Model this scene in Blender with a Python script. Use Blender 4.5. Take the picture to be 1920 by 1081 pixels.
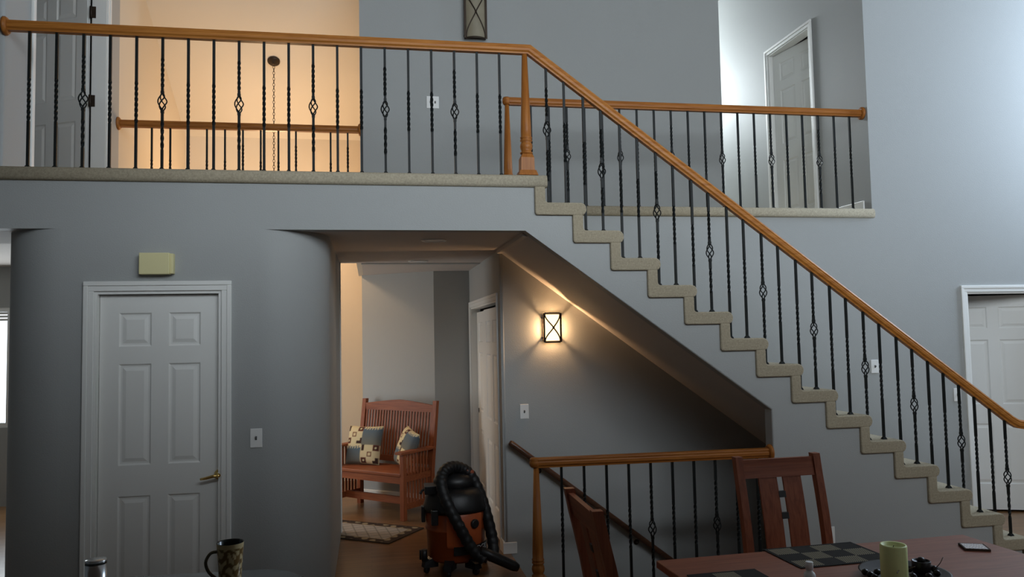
import bpy, bmesh, math, random
from mathutils import Vector, Matrix
random.seed(7)
for o in list(bpy.data.objects): bpy.data.objects.remove(o, do_unlink=True)
SC = bpy.context.scene
COL = SC.collection
PI = math.pi

# ------------------------------------------------------------------ camera
F, YAW, PITCH, ROLL, CD, CH = 1476.97, -0.17912, 0.06035, -0.01968, 5.15668, 1.74215
def _axes():
    cy, sy, cp, sp, cr, sr = math.cos(YAW), math.sin(YAW), math.cos(PITCH), math.sin(PITCH), math.cos(ROLL), math.sin(ROLL)
    fw = Vector((-sy*cp, cy*cp, sp)); rt = Vector((cy, sy, 0)); up = rt.cross(fw)
    return cr*rt+sr*up, -sr*rt+cr*up, fw
AR, AU, AF = _axes()
CAMP = Vector((0, -CD, CH))
cam = bpy.data.cameras.new('camera'); cam.sensor_fit = 'HORIZONTAL'; cam.sensor_width = 36.0
cam.lens = F/1920*36.0; cam.clip_start = 0.05; cam.clip_end = 200
camo = bpy.data.objects.new('camera', cam); COL.objects.link(camo)
M3 = Matrix((AR, AU, -AF)).transposed()
camo.matrix_world = Matrix.Translation(CAMP) @ M3.to_4x4()
SC.camera = camo
def at(px, py, **k):
    d = AR*((px-960)/F)+AU*((540.5-py)/F)+AF
    (ax, val), = k.items(); i = 'XYZ'.index(ax)
    return CAMP+d*((val-CAMP[i])/d[i])

# ------------------------------------------------------------------ world, light, exposure
w = bpy.data.worlds.new('world'); SC.world = w; w.use_nodes = True
bg = w.node_tree.nodes['Background']; bg.inputs[0].default_value = (0.80, 0.90, 1.0, 1); bg.inputs[1].default_value = 2.5
SC.view_settings.view_transform = 'Standard'; SC.view_settings.look = 'None'
SC.view_settings.exposure = 0.0; SC.view_settings.gamma = 1.0; SC.view_settings.use_curve_mapping = False
def area(name, loc, target, sx, sy, power, color):
    l = bpy.data.lights.new(name, 'AREA'); l.shape = 'RECTANGLE'; l.size = sx; l.size_y = sy; l.energy = power; l.color = color
    o = bpy.data.objects.new(name, l); COL.objects.link(o); o.location = loc
    o.rotation_euler = (Vector(target)-Vector(loc)).to_track_quat('-Z', 'Y').to_euler()
    return o
def point(name, loc, power, color, rad=0.03):
    l = bpy.data.lights.new(name, 'POINT'); l.energy = power; l.color = color; l.shadow_soft_size = rad
    o = bpy.data.objects.new(name, l); COL.objects.link(o); o.location = loc
    return o
DAY = (0.86, 0.95, 1.0)
WARM = (1.0, 0.65, 0.36)
# daylight standing in the window openings of the great room and of the upper passage
area('daylight_great_room_side', (8.12, .4, 4.3), (7.0, .4, 4.3), 1.3, 2.4, 215, (0.64, 0.80, 1.0))
area('daylight_great_room_rear', (2.5, -6.52, 4.6), (2.5, -5.0, 4.6), 6.0, 2.5, 262, (0.86, 0.94, 1.0))
area('daylight_passage', (4.02, 6.33, 5.4), (4.02, 5.0, 5.65), 0.7, .8, 240, DAY)
area('daylight_side_room', (-3.92, 4.33, 1.5), (-3.92, 3.0, 1.4), 1.5, 1.2, 32, DAY)
area('fill_foyer', (-2.12, 2.95, 1.25), (-1.0, 2.95, 1.25), 0.9, 1.4, 21, DAY)  # added fill that brightens and whitens the bench wall

# ------------------------------------------------------------------ materials
MATS = {}
def mat(name, color, rough=0.6, metal=0.0, bump=0.0, bscale=200.0, var=0.0, vscale=6.0, spec=0.5, emit=None, estr=0.0, attr=False, coat=0.0):
    m = bpy.data.materials.new(name); m.use_nodes = True; nt = m.node_tree; b = nt.nodes['Principled BSDF']
    b.inputs['Base Color'].default_value = (*color, 1); b.inputs['Roughness'].default_value = rough; b.inputs['Metallic'].default_value = metal
    b.inputs['Specular IOR Level'].default_value = spec; b.inputs['Coat Weight'].default_value = coat
    if emit: b.inputs['Emission Color'].default_value = (*emit, 1); b.inputs['Emission Strength'].default_value = estr
    tc = nt.nodes.new('ShaderNodeTexCoord')
    if attr:
        a = nt.nodes.new('ShaderNodeAttribute'); a.attribute_name = 'Col'; nt.links.new(a.outputs['Color'], b.inputs['Base Color'])
    elif var > 0:
        n = nt.nodes.new('ShaderNodeTexNoise'); n.inputs['Scale'].default_value = vscale; n.inputs['Detail'].default_value = 6
        nt.links.new(tc.outputs['Object'], n.inputs['Vector'])
        r = nt.nodes.new('ShaderNodeValToRGB'); r.color_ramp.elements[0].position = 0.3; r.color_ramp.elements[1].position = 0.7
        r.color_ramp.elements[0].color = (*[c*(1-var) for c in color], 1); r.color_ramp.elements[1].color = (*[min(1, c*(1+var)) for c in color], 1)
        nt.links.new(n.outputs['Fac'], r.inputs['Fac']); nt.links.new(r.outputs['Color'], b.inputs['Base Color'])
    if bump > 0:
        n2 = nt.nodes.new('ShaderNodeTexNoise'); n2.inputs['Scale'].default_value = bscale; n2.inputs['Detail'].default_value = 3
        nt.links.new(tc.outputs['Object'], n2.inputs['Vector'])
        bp = nt.nodes.new('ShaderNodeBump'); bp.inputs['Strength'].default_value = bump; bp.inputs['Distance'].default_value = 0.004
        nt.links.new(n2.outputs['Fac'], bp.inputs['Height']); nt.links.new(bp.outputs['Normal'], b.inputs['Normal'])
    MATS[name] = m; return m
def wood(name, c1, c2, axis='X', rough=0.35, scale=1.0, coat=0.2, planks=None):
    m = bpy.data.materials.new(name); m.use_nodes = True; nt = m.node_tree; b = nt.nodes['Principled BSDF']
    b.inputs['Roughness'].default_value = rough; b.inputs['Specular IOR Level'].default_value = 0.25; b.inputs['Coat Weight'].default_value = coat; b.inputs['Coat Roughness'].default_value = 0.25
    tc = nt.nodes.new('ShaderNodeTexCoord'); mp = nt.nodes.new('ShaderNodeMapping')
    s = [28.0*scale]*3; s['XYZ'.index(axis)] = 1.6*scale; mp.inputs['Scale'].default_value = s
    nt.links.new(tc.outputs['Object'], mp.inputs['Vector'])
    n = nt.nodes.new('ShaderNodeTexNoise'); n.inputs['Scale'].default_value = 2.2; n.inputs['Detail'].default_value = 8; n.inputs['Distortion'].default_value = 0.6
    nt.links.new(mp.outputs['Vector'], n.inputs['Vector'])
    r = nt.nodes.new('ShaderNodeValToRGB'); r.color_ramp.elements[0].position = 0.32; r.color_ramp.elements[1].position = 0.68
    r.color_ramp.elements[0].color = (*c1, 1); r.color_ramp.elements[1].color = (*c2, 1)
    nt.links.new(n.outputs['Fac'], r.inputs['Fac'])
    if planks:
        br = nt.nodes.new('ShaderNodeTexBrick'); br.inputs['Scale'].default_value = 1.0; br.inputs['Brick Width'].default_value = 0.9; br.inputs['Row Height'].default_value = planks
        br.inputs['Mortar Size'].default_value = 0.0012; br.inputs['Color1'].default_value = (1, 1, 1, 1); br.inputs['Color2'].default_value = (.78, .76, .74, 1); br.inputs['Mortar'].default_value = (.35, .3, .25, 1)
        nt.links.new(tc.outputs['Object'], br.inputs['Vector'])
        mx = nt.nodes.new('ShaderNodeMix'); mx.data_type = 'RGBA'; mx.blend_type = 'MULTIPLY'; mx.inputs['Factor'].default_value = 1
        nt.links.new(r.outputs['Color'], mx.inputs['A']); nt.links.new(br.outputs['Color'], mx.inputs['B']); nt.links.new(mx.outputs['Result'], b.inputs['Base Color'])
    else: nt.links.new(r.outputs['Color'], b.inputs['Base Color'])
    MATS[name] = m; return m
mat('paint', (0.375, 0.385, 0.378), 0.62, bump=0.25, bscale=130, spec=0.35)
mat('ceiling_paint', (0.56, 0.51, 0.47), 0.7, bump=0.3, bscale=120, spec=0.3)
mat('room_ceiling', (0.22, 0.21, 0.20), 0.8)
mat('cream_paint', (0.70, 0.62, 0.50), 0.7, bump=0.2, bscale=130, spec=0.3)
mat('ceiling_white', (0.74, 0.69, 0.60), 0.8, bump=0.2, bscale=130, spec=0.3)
mat('white_paint', (0.80, 0.80, 0.77), 0.42, bump=0.05, bscale=300)
mat('carpet', (0.42, 0.362, 0.262), 0.95, bump=1.0, bscale=380, var=0.16, vscale=90, spec=0.1)
mat('iron', (0.008, 0.010, 0.010), 0.5, spec=0.22)
mat('bronze', (0.045, 0.030, 0.020), 0.45, 0.6)
mat('brass', (0.75, 0.52, 0.18), 0.22, 1.0)
mat('steel', (0.55, 0.55, 0.55), 0.25, 1.0)
mat('plastic_white', (0.82, 0.82, 0.80), 0.4)
mat('slot_dark', (0.10, 0.10, 0.10), 0.6)
mat('chime_cream', (0.72, 0.66, 0.36), 0.55)
mat('chime_grey', (0.30, 0.31, 0.28), 0.55)
mat('black_plastic', (0.012, 0.012, 0.013), 0.4)
mat('hose_black', (0.010, 0.010, 0.011), 0.5)
mat('orange_plastic', (0.27, 0.050, 0.010), 0.35)
mat('orange_light', (0.50, 0.105, 0.030), 0.4)
mat('handle_red', (0.30, 0.07, 0.03), 0.4)
mat('letter_white', (0.7, 0.7, 0.7), 0.5)
mat('sconce_glass', (0.27, 0.235, 0.165), 0.5, var=0.08, vscale=12)
mat('sconce_lit', (0.9, 0.8, 0.6), 0.5, emit=(1.0, 0.70, 0.36), estr=2.4)
mat('bulb', (1, 0.9, 0.7), 0.5, emit=(1.0, 0.68, 0.36), estr=14.0)
mat('printed', (1, 1, 1), 0.85, spec=0.12, attr=True, bump=0.25, bscale=260)
mat('glazed', (1, 1, 1), 0.3, attr=True)
mat('mug_inside', (0.008, 0.014, 0.012), 0.25)
mat('mug_handle', (0.10, 0.075, 0.035), 0.35)
mat('candle_wax', (0.74, 0.80, 0.36), 0.55)
mat('dark_dish', (0.014, 0.009, 0.009), 0.35, spec=0.3)
mat('granite', (0.035, 0.04, 0.035), 0.2, var=0.6, vscale=70)
mat('dark_cab', (0.10, 0.075, 0.05), 0.5)
mat('outside', (0.8, 0.9, 1.0), 0.9)
mat('wicker', (0.10, 0.06, 0.035), 0.6)
mat('ebony', (0.012, 0.012, 0.012), 0.5)
mat('chair_dark', (0.02, 0.025, 0.035), 0.6)
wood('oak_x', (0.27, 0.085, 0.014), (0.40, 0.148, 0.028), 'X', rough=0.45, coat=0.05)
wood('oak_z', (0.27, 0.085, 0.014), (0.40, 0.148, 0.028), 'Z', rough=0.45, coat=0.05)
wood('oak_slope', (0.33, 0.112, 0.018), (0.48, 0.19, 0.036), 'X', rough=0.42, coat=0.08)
wood('dark_rail', (0.060, 0.028, 0.016), (0.10, 0.045, 0.025), 'X', rough=0.3)
wood('cherry_x', (0.21, 0.060, 0.030), (0.32, 0.10, 0.048), 'X', rough=0.4, coat=0.03)
wood('cherry_z', (0.21, 0.060, 0.030), (0.32, 0.10, 0.048), 'Z', rough=0.4, coat=0.03)
wood('bench_x', (0.20, 0.052, 0.020), (0.31, 0.092, 0.034), 'X', rough=0.45, coat=0.0)
wood('bench_z', (0.20, 0.052, 0.020), (0.31, 0.092, 0.034), 'Z', rough=0.45, coat=0.0)
wood('table_wood', (0.20, 0.062, 0.034), (0.30, 0.10, 0.054), 'X', rough=0.33)
wood('floor_oak', (0.17, 0.08, 0.032), (0.25, 0.13, 0.052), 'X', rough=0.3, scale=0.6, planks=0.058)
def glass_mat():
    m = bpy.data.materials.new('window_glass'); m.use_nodes = True; nt = m.node_tree
    for n in list(nt.nodes):
        if n.type == 'BSDF_PRINCIPLED': nt.nodes.remove(n)
    out = [n for n in nt.nodes if n.type == 'OUTPUT_MATERIAL'][0]
    t = nt.nodes.new('ShaderNodeBsdfTransparent'); g = nt.nodes.new('ShaderNodeBsdfGlossy'); g.inputs['Roughness'].default_value = 0.05
    fr = nt.nodes.new('ShaderNodeFresnel'); mx = nt.nodes.new('ShaderNodeMixShader')
    nt.links.new(fr.outputs[0], mx.inputs[0]); nt.links.new(t.outputs[0], mx.inputs[1]); nt.links.new(g.outputs[0], mx.inputs[2]); nt.links.new(mx.outputs[0], out.inputs[0])
    MATS['window_glass'] = m
glass_mat()

# ------------------------------------------------------------------ mesh helpers
class MB:
    def __init__(s): s.v = []; s.f = []; s.sm = []; s.col = []
    def add(s, vs, fs, smooth=False):
        b = len(s.v); s.v += [tuple(x) for x in vs]; s.f += [tuple(b+i for i in f) for f in fs]; s.sm += [smooth]*len(fs); return s
    def box(s, x0, x1, y0, y1, z0, z1):
        vs = [(x, y, z) for z in (z0, z1) for y in (y0, y1) for x in (x0, x1)]
        return s.add(vs, [(0, 2, 3, 1), (4, 5, 7, 6), (0, 1, 5, 4), (2, 6, 7, 3), (0, 4, 6, 2), (1, 3, 7, 5)])
    def hexa(s, b, t):                               # bottom quad, top quad (both CCW from above)
        return s.add(list(b)+list(t), [(3, 2, 1, 0), (4, 5, 6, 7), (0, 1, 5, 4), (1, 2, 6, 5), (2, 3, 7, 6), (3, 0, 4, 7)])
    def prism(s, poly, axis, a, b, smooth=False):    # polygon in the other two coordinates (order XYZ minus axis)
        n = len(poly)
        def mk(p, t):
            q = list(p); q.insert('XYZ'.index(axis), t); return q
        vs = [mk(p, a) for p in poly]+[mk(p, b) for p in poly]
        base = len(s.v); s.v += [tuple(x) for x in vs]
        s.f.append(tuple(base+i for i in range(n))[::-1]); s.f.append(tuple(base+n+i for i in range(n))); s.sm += [False, False]
        for i in range(n):
            j = (i+1) % n; s.f.append((base+i, base+j, base+n+j, base+n+i)); s.sm.append(smooth)
        return s
    def lathe(s, prof, c=(0, 0, 0), n=20, axis='Z', cap=True, smooth=True, sx=1.0, sy=1.0):
        rings = []
        b = len(s.v)
        for (r, h) in prof:
            for i in range(n):
                a = 2*PI*i/n; p = (r*math.cos(a)*sx, r*math.sin(a)*sy, h)
                if axis == 'X': p = (p[2], p[0], p[1])
                elif axis == 'Y': p = (p[1], p[2], p[0])
                s.v.append((p[0]+c[0], p[1]+c[1], p[2]+c[2]))
        for k in range(len(prof)-1):
            for i in range(n):
                j = (i+1) % n; s.f.append((b+k*n+i, b+k*n+j, b+(k+1)*n+j, b+(k+1)*n+i)); s.sm.append(smooth)
        if cap:
            s.f.append(tuple(b+i for i in range(n))[::-1]); s.f.append(tuple(b+(len(prof)-1)*n+i for i in range(n))); s.sm += [False, False]
        return s
    def tube(s, pts, r, n=8, cap=True, smooth=True, square=False):
        pts = [Vector(p) for p in pts]; m = len(pts); b = len(s.v); prev = None
        for k, p in enumerate(pts):
            t = (pts[min(k+1, m-1)]-pts[max(k-1, 0)]).normalized()
            if prev is None:
                ref = Vector((0, 0, 1)) if abs(t.z) < 0.9 else Vector((0, 1, 0)); u = t.cross(ref).normalized()
            else: u = (prev-t*prev.dot(t)).normalized()
            prev = u; v = t.cross(u); rr = r[k] if isinstance(r, (list, tuple)) else r
            for i in range(n):
                a = 2*PI*i/n+(PI/4 if square else 0); q = p+u*(rr*math.cos(a))+v*(rr*math.sin(a)); s.v.append(tuple(q))
        for k in range(m-1):
            for i in range(n):
                j = (i+1) % n; s.f.append((b+k*n+i, b+k*n+j, b+(k+1)*n+j, b+(k+1)*n+i)); s.sm.append(smooth)
        if cap:
            s.f.append(tuple(b+i for i in range(n))[::-1]); s.f.append(tuple(b+(m-1)*n+i for i in range(n))); s.sm += [False, False]
        return s
    def xform(s, M):
        s.v = [tuple(M @ Vector(p)) for p in s.v]; return s
    def mesh(s, name, m, bevel=0.0, seg=2, sel=None):
        me = bpy.data.meshes.new(name); me.from_pydata(s.v, [], s.f); me.polygons.foreach_set('use_smooth', s.sm)
        bm = bmesh.new(); bm.from_mesh(me); bmesh.ops.recalc_face_normals(bm, faces=bm.faces)
        if bevel > 0:
            es = [e for e in bm.edges if len(e.link_faces) == 2 and e.calc_face_angle(0) > 0.6 and (sel is None or sel((e.verts[0].co+e.verts[1].co)/2))]
            bmesh.ops.bevel(bm, geom=es, offset=bevel, segments=seg, profile=0.5, affect='EDGES', clamp_overlap=True)
        bm.to_mesh(me); bm.free()
        if s.col:
            at_ = me.color_attributes.new('Col', 'FLOAT_COLOR', 'POINT')
            for i, c in enumerate(s.col): at_.data[i].color = (*c, 1)
        me.materials.append(MATS[m]); return me
WM = {}
def link(name, data, parent=None, loc=(0, 0, 0), rotz=0.0, label=None, cat=None, group=None, kind=None, rot=None):
    o = bpy.data.objects.new(name, data); COL.objects.link(o); o.location = loc
    o.rotation_euler = rot if rot else (0, 0, rotz)
    Mx = Matrix.Translation(Vector(loc)) @ (Matrix.Rotation(rotz, 4, 'Z') if not rot else o.rotation_euler.to_matrix().to_4x4())
    if parent: o.parent = parent; Mx = WM[parent.name] @ Mx
    WM[o.name] = Mx
    if label: o['label'] = label
    if cat: o['category'] = cat
    if group: o['group'] = group
    if kind: o['kind'] = kind
    return o
def thing(name, loc, label, cat, group=None, rotz=0.0):
    return link(name, None, None, loc, rotz, label, cat, group)
def part(name, mb, m, parent, world=False, bevel=0.0, seg=2, label=None):
    if world:
        mb.xform(WM[parent.name].inverted())
    return link(name, mb.mesh(name, m, bevel, seg), parent, label=label)
def solo(name, mb, m, label, cat, group=None, bevel=0.0, origin=None, seg=2, kind=None):
    if origin is None:
        xs, ys, zs = zip(*mb.v); origin = ((min(xs)+max(xs))/2, (min(ys)+max(ys))/2, min(zs))
    mb.xform(Matrix.Translation(-Vector(origin)))
    return link(name, mb.mesh(name, m, bevel, seg), None, origin, 0, label, cat, group, kind)
def struct(name, mb, m, label, cat='', bevel=0.0, seg=2, sel=None):
    return link(name, mb.mesh(name, m, bevel, seg, sel), None, label=label, cat=cat or name.split('_')[0], kind='structure')
def arc(cx, cy, r, a0, a1, n):
    return [(cx+r*math.cos(a0+(a1-a0)*i/n), cy+r*math.sin(a0+(a1-a0)*i/n)) for i in range(n+1)]

# ------------------------------------------------------------------ dimensions
RISE, RUN, XS = 0.18838, 0.25962, 1.09933
ZL, ZS, W = 15*RISE, 2.45, 1.20             # upper floor, hall ceiling, stair well depth
EB = 0.0855                                 # carpet edge height
TOP = 6.0
XC, XE = 1.05, 4.463
YV = 2.31                                   # foyer void / upper wall
def zt(k): return (14-k)*RISE
def xk(k): return XS+k*RUN

# ------------------------------------------------------------------ floors
fl = struct('floor', MB().box(-5, 8.2, -6.6, 0.10, -.25, 0), 'floor_oak', 'oak strip floor of the great room and the dining area')
part('hall_floor', MB().box(-5, 1.10, .10, 6.5, -.25, 0), 'floor_oak', fl)
part('entry_floor', MB().box(4.95, 8.2, .10, 6.5, -.25, 0), 'floor_oak', fl)
part('rear_floor', MB().box(1.10, 4.95, W+.1, 6.5, -.25, 0), 'floor_oak', fl)
fu = struct('floor_upper', MB().box(-2.2, 1.15, .1, YV, 2.50, ZL).box(1.15, XE, W+.06, YV, 2.50, ZL).box(3.55, XE, YV, 6.4, 2.5, ZL), 'carpet', 'beige carpeted upper landing reached by the stairs')
def nosing(x0, x1, y, h=EB, d=0.05, out=0.028):
    pr = [(y+d, ZL-h), (y-out+.02, ZL-h), (y-out+.006, ZL-h+.006), (y-out, ZL-h+.02), (y-out, ZL-.034), (y-out+.008, ZL-.014), (y-out+.022, ZL-.003), (y-out+.04, ZL), (y+d, ZL)]
    return MB().prism(pr, 'X', x0, x1, True)
part('carpet_nosing', nosing(-3.6, 1.186, 0.0, d=.1), 'carpet', fu)
part('carpet_nosing', nosing(1.17, XE+.012, W, d=.07), 'carpet', fu)
part('carpet_nosing', MB().box(1.05, 1.172, .1, W+.06, ZL-EB, ZL-.002), 'carpet', fu)

# ------------------------------------------------------------------ fascia and stringer wall
pts = [(-3.6, ZL-.04), (XS+.03, ZL-.04)]
for k in range(14): pts += [(xk(k)+.03, zt(k)-.045), (xk(k+1)+.03, zt(k)-.045)]
pts[-1] = (xk(14)-.02, zt(13)-.045)
pts += [(xk(14)-.02, 0.0), (2.767, 0.0), (2.767, 1.19), (1.032, ZS-.003), (-.68, ZS-.003), (-.68, 0), (-.910, 0), (-.910, 2.063), (-1.647, 2.063), (-1.647, 0), (-1.84, 0), (-1.84, ZS-.003), (-3.6, ZS-.003)]
struct('wall_stair', MB().prism(pts, 'Y', 0.0, 0.10), 'paint', 'grey painted wall face under the landing and the stair treads', bevel=0.012, seg=3, sel=lambda m: m.y < .01 and m.z > .05 and m.x > -.6 and m.x < 3.0 and abs(m.x-2.767) < 1.9 and not (m.z > 2.46))
# basement side below the floor and the sloped underside of the stairs
struct('wall_basement', MB().box(1.10, 4.95, .04, .098, -2.2, -.0).box(1.02, 1.10, .04, W, -2.2, -.26), 'paint', 'grey wall of the basement stair well below the floor')
SL = (2.447-1.19)/(2.767-1.032)
def sz(x): return 2.447-(x-1.032)*SL
struct('ceiling_stair', MB().prism([(1.02, sz(1.02)), (4.40, sz(4.40)), (4.40, sz(4.40)+.05), (1.14, sz(1.02)+.05)], 'Y', .098, W), 'ceiling_paint', 'sloped soffit under the staircase')
struct('wall_basement_end', MB().box(4.42, 4.5, .1, W, -2.2, .0), 'paint', 'far end wall of the basement stair well')

# ------------------------------------------------------------------ hall ceiling
cl = struct('ceiling_hall', MB().box(-.75, 1.06, .10, YV, ZS, ZS+.04).box(-.07, 1.06, YV, 3.9, ZS, ZS+.04).box(1.03, 1.09, .1, W, ZS-.03, ZS+.04), 'ceiling_paint', 'flat hall ceiling under the landing')
part('edge_band', MB().box(-.75, -.07, YV-.05, YV+.002, ZS+.003, ZL-.01).box(-.12, -.071, YV+.002, 3.9, ZS+.003, ZL), 'cream_paint', cl)
struct('ceiling_left', MB().box(-4.9, -1.8, .10, .80, ZS, ZS+.04).box(-4.9, -2.2, .8, 4.5, 2.62, 2.66).box(-4.9, -2.2, .76, .8, ZS+.04, 2.66), 'ceiling_paint', 'dim soffit beside the curved wall')

# ------------------------------------------------------------------ the curved wall around the closet
DX0, DX1, DH = -1.707, -.850, 2.123
OX0, OX1, OZ = DX0+.06, DX1-.06, DH-.06     # -1.647, -.910, 2.063
R1 = .41
wc = MB()
def sweep_wall(mb, path, z0, z1):
    n = len(path); b = len(mb.v)
    for (x, y) in path: mb.v += [(x, y, z0), (x, y, z1)]
    for i in range(n-1): mb.f.append((b+2*i, b+2*i+2, b+2*i+3, b+2*i+1)); mb.sm.append(True)
right = arc(-.68, R1, R1, -PI/2, 0, 24)+[(-.27, 1.2), (-.27, YV-.06)]
left = arc(-1.84, R1, R1, -PI/2, -PI, 24)+[(-2.25, 2.2), (-2.25, 4.4)]
sweep_wall(wc, right, 0, ZS); sweep_wall(wc, left, 0, ZS)
wc.box(-2.24, -.28, YV-.16, YV-.06, 0, ZS)
struct('wall_curved', wc, 'paint', 'curved grey wall with rounded ends around the closet door')
struct('trim_hall_corner', MB().box(-.275, -.262, YV-.10, YV-.045, 0, ZS-.0), 'white_paint', 'thin white casing edge at the hall end of the curved wall')

# ------------------------------------------------------------------ walls behind the stairs
RDX0 = 5.319; RDX1 = RDX0+.06+.92+.06
wb = MB()
wb.box(XC, 4.463, W, W+.1, -2.2, ZL-.03).box(4.463, RDX0+.06, W, W+.1, -2.2, TOP).box(RDX0+.06, RDX1-.06, W, W+.1, DH-.06, TOP).box(RDX1-.06, 8.2, W, W+.1, 0, TOP)
struct('wall_back', wb, 'paint', 'tall blue-grey wall behind the staircase')
# closet wall
CY0, CY1, CZ = 1.317, 3.176, 2.107
wcl = MB()
wcl.box(XC, XC+.1, W+.1, CY0+.06, 0, ZS+.02).box(XC, XC+.1, CY1-.06, 3.22, 0, ZS+.02).box(XC, XC+.1, CY0+.06, CY1-.06, CZ-.06, ZS+.02)
wcl.box(XC+.7, XC+.8, W+.1, 3.3, 0, ZS).lathe([(.0205, 0), (.0205, ZS)], (XC+.018, W+.018, 0), 16)
struct('wall_closet', wcl, 'paint', 'hall wall holding the sliding closet doors')
struct('wall_hall_end', MB().box(.668, XC+.8, 3.21, 3.31, 0, ZS+.02), 'paint', 'narrow grey wall at the end of the hall')
bl, br_ = Vector((-.085, 3.78, 0)), Vector((.668, 3.21, 0)); bu = (br_-bl).normalized(); bn = Vector((-bu.y, bu.x, 0))
def bwall(o0, o1, z0, z1, e0=0.0, e1=0.0):
    a, b = bl+bu*e0, br_+bu*e1
    q = [a+bn*o0, b+bn*o0, b+bn*o1, a+bn*o1]
    return MB().hexa([(p.x, p.y, z0) for p in q], [(p.x, p.y, z1) for p in q])
struct('wall_bench', bwall(0, .1, 0, ZS+.02), 'paint', 'angled pale wall behind the slatted bench')
struct('baseboard_bench', bwall(-.014, .0, 0, .10, 0, -.01), 'white_paint', 'white baseboard under the slatted bench', bevel=.004)
struct('baseboard_closet', MB().box(XC-.014, XC, W-.006, CY0, 0, .10).box(XC-.014, XC+.10, W-.014, W, 0, .09), 'white_paint', 'white baseboard block beside the closet doors', bevel=.004)

# ------------------------------------------------------------------ upper floor walls, foyer
struct('wall_upper', MB().box(-.076, 3.585, YV, YV+.12, ZL-.38, TOP), 'paint', 'grey wall with tall sconce above the landing')
struct('wall_foyer_side', MB().box(-.076, .02, YV+.12, 5.0, ZS+.05, TOP).box(-.085, .02, 3.83, 5.0, 0, TOP), 'cream_paint', 'warm lit side wall of the foyer')
struct('wall_foyer_back', MB().box(-2.4, .02, 4.9, 5.0, 0, TOP), 'cream_paint', 'warm lit far wall of the foyer')
LX = -2.2; LY0, LY1, LZ = .50, 1.97, ZL+2.07
wl = MB()
wl.prism([(-4.9, .05)]+arc(LX-.03, .08, .03, -PI/2, 0, 6)+[(LX, LY0), (LX-.11, LY0), (LX-.11, .15), (-4.9, .15)], 'Z', ZL-.1, TOP, False)
wl.box(LX-.11, LX, LY0+.0005, LY1-.0005, LZ, TOP).box(LX-.11, LX, LY1, YV, ZL-.1, TOP)
struct('wall_left', wl, 'paint', 'wall left of the landing holding the bedroom doorway')
struct('wall_foyer_left', MB().box(LX-.11, LX, YV, 2.45, 0, TOP).box(LX-.11, LX, 3.45, 4.9, 0, TOP).box(LX-.11, LX, 2.45, 3.45, 0, .55).box(LX-.11, LX, 2.45, 3.45, 1.95, TOP), 'cream_paint', 'warm lit left wall of the foyer')
struct('floor_bedroom', MB().box(-4.9, LX, .15, 4.4, 2.68, ZL), 'carpet', 'bedroom floor behind the left doorway')
struct('wall_bedroom', MB().box(-4.9, LX-.11, 4.4, 4.5, 2.62, TOP), 'paint', 'bedroom wall behind the open door')
# sloped foyer ceiling, flat ceiling over the rest
cs = (5.64-4.26)/(4.9-2.31)
struct('ceiling_foyer', MB().prism([(4.98, 4.26-.08*cs), (1.6, 4.26+3.3*cs), (1.6, 4.26+3.3*cs+.1), (4.98, 4.26-.08*cs+.1)], 'X', LX, -.07), 'ceiling_white', 'sloped warm lit ceiling of the foyer')
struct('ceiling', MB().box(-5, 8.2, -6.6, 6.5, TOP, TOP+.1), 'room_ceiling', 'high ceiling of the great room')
# upper passage
wp = MB()
UY0, UY1, UZ = 2.034, 2.997, 4.914
wp.box(XE, XE+.1, W+.1, UY0+.06, ZL-.4, TOP).box(XE, XE+.1, UY1-.06, 6.5, ZL-.4, TOP).box(XE, XE+.1, UY0+.06, UY1-.06, UZ-.06, TOP)
struct('wall_passage', wp, 'paint', 'pale wall of the upper passage with a white door')
struct('wall_passage_left', MB().box(3.485, 3.585, YV+.12, 6.5, ZL-.4, TOP), 'paint', 'hidden side wall of the upper passage')
struct('wall_passage_end', MB().box(3.585, XE, 6.4, 6.5, ZL-.4, 4.9).box(3.585, XE, 6.4, 6.5, 5.9, TOP).box(3.585, 3.65, 6.4, 6.5, 4.9, 5.9).box(4.39, XE, 6.4, 6.5, 4.9, 5.9), 'paint', 'end wall of the upper passage')
struct('baseboard_passage', MB().box(XE-.014, XE, W+.10, UY0, ZL, ZL+.09), 'white_paint', 'white baseboard along the upper passage wall', bevel=.004)
# outer shell of the great room and the rooms behind
struct('wall_rear', MB().box(-5, 8.2, -6.7, -6.6, 0, 3.3).box(-5, 8.2, -6.7, -6.6, 5.9, TOP).box(-5, -.6, -6.7, -6.6, 3.3, 5.9).box(5.6, 8.2, -6.7, -6.6, 3.3, 5.9), 'paint', 'great room wall behind the viewer')
struct('wall_right', MB().box(8.2, 8.3, -6.6, 6.5, -.2, 3.1).box(8.2, 8.3, -6.6, 6.5, 5.5, TOP).box(8.2, 8.3, -6.6, -.3, 3.1, 5.5).box(8.2, 8.3, 1.1, 6.5, 3.1, 5.5), 'paint', 'great room side wall with high windows')
struct('wall_outer', MB().box(-5.1, -5, -6.6, 6.5, -.2, TOP).box(-2.35, 8.2, 6.5, 6.6, -.2, TOP).box(-2.35, -2.25, 4.5, 6.5, -.2, TOP), 'paint', 'outer walls of the house')
struct('floor_basement', MB().box(1.0, 5, 0, W+.1, -2.3, -2.2), 'carpet', 'basement floor under the stairs')
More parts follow.
